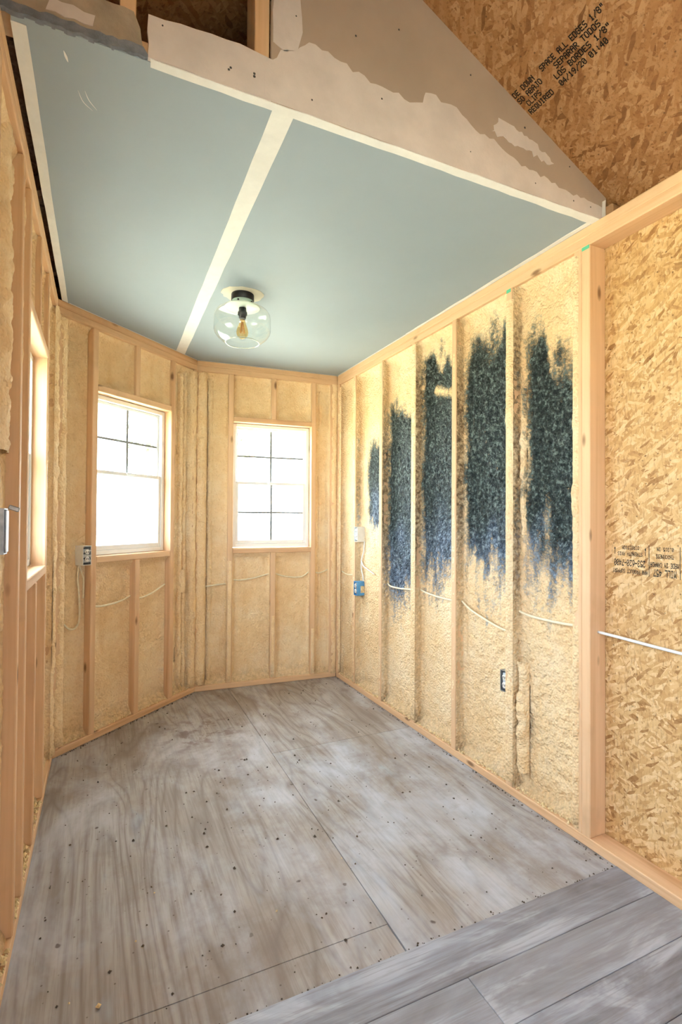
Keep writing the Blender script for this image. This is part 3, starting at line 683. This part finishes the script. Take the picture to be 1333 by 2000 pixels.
def wt(text, u0, u1, z0, z1):   # upside down on the sheathing: reads towards smaller u
    lettering(text, (u0, .0893, z1), (-1, 0, 0), (0, 0, -1), u0-u1, z1-z0, INKW, WR.root, .0006, .14)
wt('MILL 457', 2.67, 2.588, 1.068, 1.094); wt('MADE IN CANADA', 2.679, 2.576, 1.102, 1.119); wt('THICKNESS', 2.661, 2.597, 1.134, 1.148); wt('0.315 IN', 2.661, 2.601, 1.160, 1.174)
wt('APA PRODUCT SUPPORT', 2.566, 2.424, 1.070, 1.085); wt('253-620-7400', 2.557, 2.430, 1.097, 1.121); wt('STRENGTH AXIS', 2.546, 2.445, 1.136, 1.150); wt('DIRECTION', 2.532, 2.464, 1.160, 1.174)
for u in (2.571, 2.683): box('printed_rule', u-.001, u+.001, .0888, .0893, 1.065, 1.178, INKW, WR.root)
for u in (2.433, 2.557):
    prism('printed_arrow', [(u-.001, 1.140), (u+.001, 1.140), (u+.001, 1.160), (u+.0035, 1.160), (u, 1.169), (u-.0035, 1.160), (u-.001, 1.160)], .0888, .0893, INKW, WR.root, 'y')

# ================================================================== THINGS
# ---- ceiling light
LX, LY = -1.077, -1.178
lamp = empty('ceiling_light', (LX, LY, H)); tag(lamp, 'ceiling light with black canopy, clear glass drum shade and amber bulb', 'ceiling light')
r = random.Random(3)
med = [((.108+r.uniform(-.010, .006))*math.cos(a*math.pi/14)*1.0, (.095+r.uniform(-.010, .010))*math.sin(a*math.pi/14)) for a in range(28)]
prism('plaster_ring', med, -.0022, -.0003, simple('cream_plaster', (.72, .66, .54), .85, .2), lamp)
link('canopy', lathe_me('canopy', [(0, -.0024), (.057, -.0024), (.0585, -.005), (.0585, -.034), (.056, -.0365), (0, -.0365)]), BLACKM, lamp)
col_ = link('shade_collar', lathe_me('shade_collar', [(.0, -.0367), (.055, -.0367), (.0555, -.040), (.0555, -.060), (.052, -.062), (0, -.062)]), MINT, lamp)
for a in (-2.2, -.9, .4, 2.2):
    o = link('screw', lathe_me('screw', [(0, 0), (.0045, 0), (.0045, .006), (0, .007)], 12), BLACKM, col_, (.0545*math.cos(a), .0545*math.sin(a), -.049)); o.rotation_euler = (0, math.pi/2, a)
link('fitter_plate', lathe_me('fitter_plate', [(0, -.0625), (.088, -.0668), (.090, -.069), (.088, -.071), (0, -.072)]), simple('pale_green_white_enamel', (.78, .88, .80), .35, .4), lamp)
link('socket', lathe_me('socket', [(0, -.0722), (.019, -.0722), (.020, -.09), (.024, -.094), (.024, -.108), (.019, -.112), (.018, -.125), (0, -.125)]), BLACKM, lamp)
sh = [(.088, -.0735), (.110, -.077), (.130, -.090), (.142, -.108), (.1455, -.128), (.1455, -.190), (.141, -.204), (.128, -.222), (.106, -.240), (.086, -.252)]
link('glass_shade', lathe_me('glass_shade', sh, 64), SHADE, lamp)
link('shade_rim', lathe_me('shade_rim', [(.0838, -.2500), (.0872, -.2500), (.0880, -.2535), (.0855, -.2555), (.0832, -.2535), (.0838, -.2500)], 64), mat_glass('rim_glass', (.80, .87, .82), .6, .35), lamp)
bulb = link('bulb', lathe_me('bulb', [(.012, -.1255), (.014, -.140), (.021, -.162), (.029, -.185), (.031, -.198), (.028, -.213), (.018, -.226), (.007, -.232), (0, -.233)], 32), AMBER, lamp)
link('bulb_base', lathe_me('bulb_base', [(0, -.1252), (.0135, -.1252), (.0135, -.134), (.010, -.138), (0, -.138)], 24), STEEL, bulb)
for k in range(6):
    a = k*math.pi/3; link('filament', tube_me('filament', [(.004*math.cos(a), .004*math.sin(a), -.145), (.013*math.cos(a), .013*math.sin(a), -.205)], .0011, 5), FIL, bulb)

# ---- electrical boxes
def open_box(name, wall, u0, u1, z0, z1, n0, n1, mat, label, face=None, cat='electrical box'):
    """a wall box open to the room: back, four sides, cover plate"""
    c = wall.P((u0+u1)/2, n0, z0); root = link(name, None, None, None, c, (0, 0, wall.ang)); tag(root, label, cat)
    w = (u1-u0)/2; h = z1-z0; d = n1-n0; t = .003; bm = bmesh.new()
    add_box(bm, -w, -w+t, 0, d, 0, h); add_box(bm, w-t, w, 0, d, 0, h); add_box(bm, -w+t, w-t, 0, d, 0, t); add_box(bm, -w+t, w-t, 0, d, h-t, h); add_box(bm, -w+t, w-t, d-t, d, t, h-t)
    link('box_body', bm_mesh('box_body', bm), mat, root)
    return root, w, h, d
def receptacle(root, w, h, mat):
    bm = bmesh.new(); add_box(bm, -w*.62, w*.62, .004, .02, h*.12, h*.88, .003)
    rc = link('receptacle', bm_mesh('receptacle', bm), mat, root)
    for zc in (.32, .68):
        o = link('outlet_face', lathe_me('outlet_face', [(0, 0), (w*.5, 0), (w*.5, .005), (w*.45, .006), (0, .006)], 20), WHITEP, rc, (0, .004, h*zc)); o.rotation_euler = (math.pi/2, 0, 0)
        for du in (-.006, .006): box('slot', du-.0013, du+.0013, -.0035, -.0018, h*zc-.005, h*zc+.005, BLACKM, rc)
    return rc
r1, w, h, d = open_box('switch_box', WR, .333, .385, 1.100, 1.212, -.006, .058, WHITEP, 'cream foam-coated electrical box high on a stud, above the blue one')
receptacle(r1, w, h, simple('pale_blue_mask', (.55, .68, .80), .6))
r2, w, h, d = open_box('junction_box', WR, .333, .387, .702, .806, -.008, .056, BLUEP, 'bright blue plastic electrical box low on a stud near far corner')
receptacle(r2, w, h, STEEL)
box('foam_smear', w-.002, w+.004, .03, d-.004, .02, .07, FOAMCRUMB, r2, .002)
r3, w, h, d = open_box('outlet_box', WR, 1.872, 1.928, .452, .552, .020, .060, STEEL, 'grey metal outlet box against stud, lowest on the right wall')
receptacle(r3, w, h, simple('grey_outlet', (.52, .55, .60), .5)); box('foam_rim', -w-.006, -w, .006, d-.004, 0, h, FOAMCRUMB, r3, .002)
r4, w, h, d = open_box('outlet_box', WA, .172, .229, 1.000, 1.110, -.004, .056, WHITEP, 'foam-coated outlet box left of the window in the angled wall')
receptacle(r4, w, h, STEEL)
for k in range(7): 
    o = box('speckle', -w*.8, w*.8, -.001, .0035, h*(.06+.13*k), h*(.06+.13*k)+.007, STEEL if k % 2 else BLACKM, r4)
r5, w, h, d = open_box('light_switch', WL, -1.60, -1.545, 1.175, 1.29, -.004, .05, STEEL, 'grey metal light switch at the left edge of the photo', cat='light switch')
yk = box('switch_yoke', -.018, .018, -.004, 0, .005, h-.005, STEEL, r5, .001)
lv = box('toggle', -.004, .004, -.028, -.003, h*.5-.006, h*.5+.006, STEEL, yk, .002); lv.rotation_euler = (.35, 0, 0)

# ---- cables
def cable(pts, wall, rad, mat, label, group=None, name='electrical_cable'):
    P = spline([wall.P(*p) for p in pts], 8); c = P[0]
    o = link(name, tube_me(name, [p-c for p in P], rad, 8), mat, None, c); tag(o, label, 'cable', group); return o
FC = simple('foam_coated_cable', (.84, .72, .50), .7, .3, var=.1, scale=40)
cable([(.745, .047, .838), (.80, .036, .822), (.90, .034, .820), (1.00, .036, .826), (1.10, .04, .833)], WR, .0055, FC, 'foam-splashed cable crossing the narrow blue-black bay beside the blue box')
cable([(1.15, .046, .842), (1.22, .034, .834), (1.33, .032, .826), (1.44, .03, .824), (1.51, .034, .826)], WR, .0055, FC, 'pale cable across the third dark bay, between the two middle studs')
cable([(1.555, .04, .832), (1.64, .028, .800), (1.76, .024, .770), (1.87, .022, .748), (1.925, .03, .742)], WR, .0055, FC, 'cable slanting down across the bay above the grey outlet box')
cable([(1.972, .040, .848), (2.05, .030, .838), (2.17, .028, .836), (2.25, .028, .838), (2.312, .034, .842)], WR, .0062, FC, 'cable crossing the widest dark bay next to the doubled stud')
cable([(2.393, .046, .832), (2.48, .05, .829), (2.62, .056, .823), (2.796, .06, .818)], WR, .0058, CABLE, 'clean white cable running across bare OSB from the doubled stud')
cable([(.045, .03, .850), (.12, .026, .838), (.20, .026, .838), (.285, .03, .848)], WR, .005, FC, 'short cable in the far corner bay of the right wall')
cable([(.392, .050, 1.103), (.388, .046, 1.03), (.366, .040, .965), (.362, .04, .90), (.380, .044, .85), (.384, .046, .808)], WR, .0042, CABLE, 'thin white wire hanging between the cream box and blue box')
cable([(.362, .04, .96), (.40, .036, .925), (.46, .038, .905), (.56, .045, .875)], WR, .0042, CABLE, 'thin white wire branching sideways between the cream and blue boxes')
cable([(.27, .044, .755), (.34, .034, .748), (.44, .034, .752), (.52, .036, .765), (.563, .04, .778)], WA, .006, FC, 'sagging cable below the angled-wall window, in its left bay')
cable([(.609, .044, .752), (.68, .036, .757), (.76, .036, .775), (.83, .038, .800), (.876, .042, .815)], WA, .006, FC, 'rising cable below the angled-wall window, in its right bay')
cable([(.185, .044, .998), (.180, .044, .93), (.186, .042, .86), (.194, .042, .75), (.188, .042, .68), (.165, .042, .65), (.13, .044, .652), (.10, .046, .68), (.065, .048, .71)], WA, .0055, FC, 'looping cable hanging below the outlet box in the angled wall')
cable([(.192, .044, .998), (.205, .040, .95), (.216, .040, .92), (.216, .040, .85), (.216, .042, .81)], WA, .0048, FC, 'short stub of cable beside the looping cable under an outlet box')
cable([(.05, .03, .762), (.11, .034, .766), (.17, .036, .772), (.228, .038, .778)], WF, .0055, FC, 'foam-covered cable in the far wall left of the window')
cable([(.272, .043, .805), (.34, .044, .800), (.44, .044, .812), (.56, .043, .842)], WF, .0055, FC, 'foam-covered cable under the far window, left bay')
cable([(.602, .043, .842), (.68, .044, .818), (.77, .044, .806), (.83, .044, .812), (.882, .043, .845)], WF, .0055, FC, 'foam-covered cable under the far window, right bay')
cable([(.926, .04, .842), (.96, .03, .836), (1.00, .03, .845), (1.04, .034, .862)], WF, .0055, FC, 'short foam-covered cable right of the far window, next to the corner')

# ---- foam crumbs along the plates, debris on the floor
def crumbs(name, spots, mat, seed, parent=None, label=None, cat=None):
    r = random.Random(seed); v = []; f = []
    for p, rad in spots:
        b = len(v); q = [r.uniform(.6, 1.3) for _ in range(6)]; a = r.uniform(0, 6.28); ca, sa = math.cos(a), math.sin(a)
        for (x, y, z), s in zip(((1, 0, 0), (-1, 0, 0), (0, 1, 0), (0, -1, 0), (0, 0, 1), (0, 0, -.4)), q):
            v.append((p[0]+(x*ca-y*sa)*rad*s, p[1]+(x*sa+y*ca)*rad*s, p[2]+z*rad*s))
        for t in ((0, 2, 4), (2, 1, 4), (1, 3, 4), (3, 0, 4), (2, 0, 5), (1, 2, 5), (3, 1, 5), (0, 3, 5)): f.append(tuple(b+i for i in t))
    o = link(name, mesh_from(name, v, f), mat, parent); tag(o, label, cat, None, 'stuff'); return o
r = random.Random(2)
def plate_spots(ranges, n, big=.010):
    out = []
    for (a, b) in ranges:
        for _ in range(n): out.append(((r.uniform(a, b), r.uniform(.004, .022), .039+r.uniform(0, .008)), r.uniform(.003, big)))
    return out
crumbs('foam_crumbs', plate_spots([(1.16, 1.5), (1.56, 1.92), (1.98, 2.31), (.75, 1.1), (.34, .69), (.05, .28)], 55, .008), FOAMCRUMB, 1, WR.root)
crumbs('foam_crumbs', plate_spots([(.04, .23), (.27, .56), (.61, .88), (.93, 1.1)], 16, .008), FOAMCRUMB, 2, WA.root)
crumbs('foam_crumbs', plate_spots([(-2.08, -1.74), (-1.68, -1.33), (-1.27, -1.15), (-1.09, -.86), (-.80, -.5)], 40, .012), FOAMCRUMB, 3, WL.root)
sp = []
for _ in range(260):
    x = r.uniform(-1.9, -.05); y = r.uniform(-2.45, -.1)
    if y < angy(x)-.08: sp.append(((x, y, .0015), r.choice((.0022, .003, .004, .006))))
for _ in range(160): sp.append(((r.uniform(-1.9, -.02), -2.503+r.gauss(0, .006), .001), r.uniform(.0018, .0045)))
for _ in range(140): sp.append(((-.008-abs(r.gauss(0, .006)), r.uniform(-2.5, -.05), .001), r.uniform(.0018, .005)))
for _ in range(120):
    t = r.uniform(.02, .98); p = WA.P(t*LA, -.006-abs(r.gauss(0, .008)), .001); sp.append((tuple(p), r.uniform(.002, .005)))
crumbs('floor_debris', sp, DUST, 4, None, 'dark specks of dirt scattered over the plywood floor', 'debris')
sp = [((-1.72, -2.32, .003), .007), ((-1.83, -2.42, .002), .005), ((-1.62, -2.14, .003), .005), ((-1.55, -1.95, .002), .004), ((-1.79, -2.28, .003), .004), ((-1.2, -2.2, .003), .004), ((-.9, -2.05, .003), .004)]
crumbs('foam_flecks', sp, FOAMCRUMB, 5, None, 'few pale foam crumbs lying on the plywood near the left wall', 'debris')

# ---- outdoors, washed out behind the glass
gr = link('ground', mesh_from('ground', [(-60, -60, -.6), (60, -60, -.6), (60, 60, -.6), (-60, 60, -.6)], [(0, 1, 2, 3)]), GRASS); tag(gr, 'lawn outside the windows, washed out by daylight', 'ground', kind='structure')
def tree(x, y, h, rad, seed, label):
    root = empty('tree', (x, y, -.6)); tag(root, label, 'tree'); rn = random.Random(seed)
    link('trunk', tube_me('trunk', spline([(0, 0, 0), (.05, .03, h*.3), (-.04, .05, h*.6), (.02, 0, h*.85)], 5), lambda t: .16*(1-t*.8), 9), BARK, root)
    v = []; f = []
    for _ in range(2600):
        d = Vector((rn.gauss(0, 1), rn.gauss(0, 1), rn.gauss(0, 1))).normalized()*rad*rn.uniform(.45, 1.05); d.z *= .8
        c = Vector((0, 0, h*.72))+d; a = Vector((rn.gauss(0, 1), rn.gauss(0, 1), rn.gauss(0, 1))).normalized(); b = a.orthogonal().normalized(); s = rn.uniform(.08, .16); k = len(v)
        v += [c-a*s, c+b*s*.5, c+a*s, c-b*s*.5]; f.append((k, k+1, k+2, k+3))
    tag(link('foliage', mesh_from('foliage', v, f), LEAF, root), kind='stuff')
tree(.3, 9.5, 5.6, 1.9, 1, 'pale washed-out tree beyond the far window')
tree(-7.5, 7.5, 4.2, 1.6, 2, 'faint low tree beyond the angled-wall window')
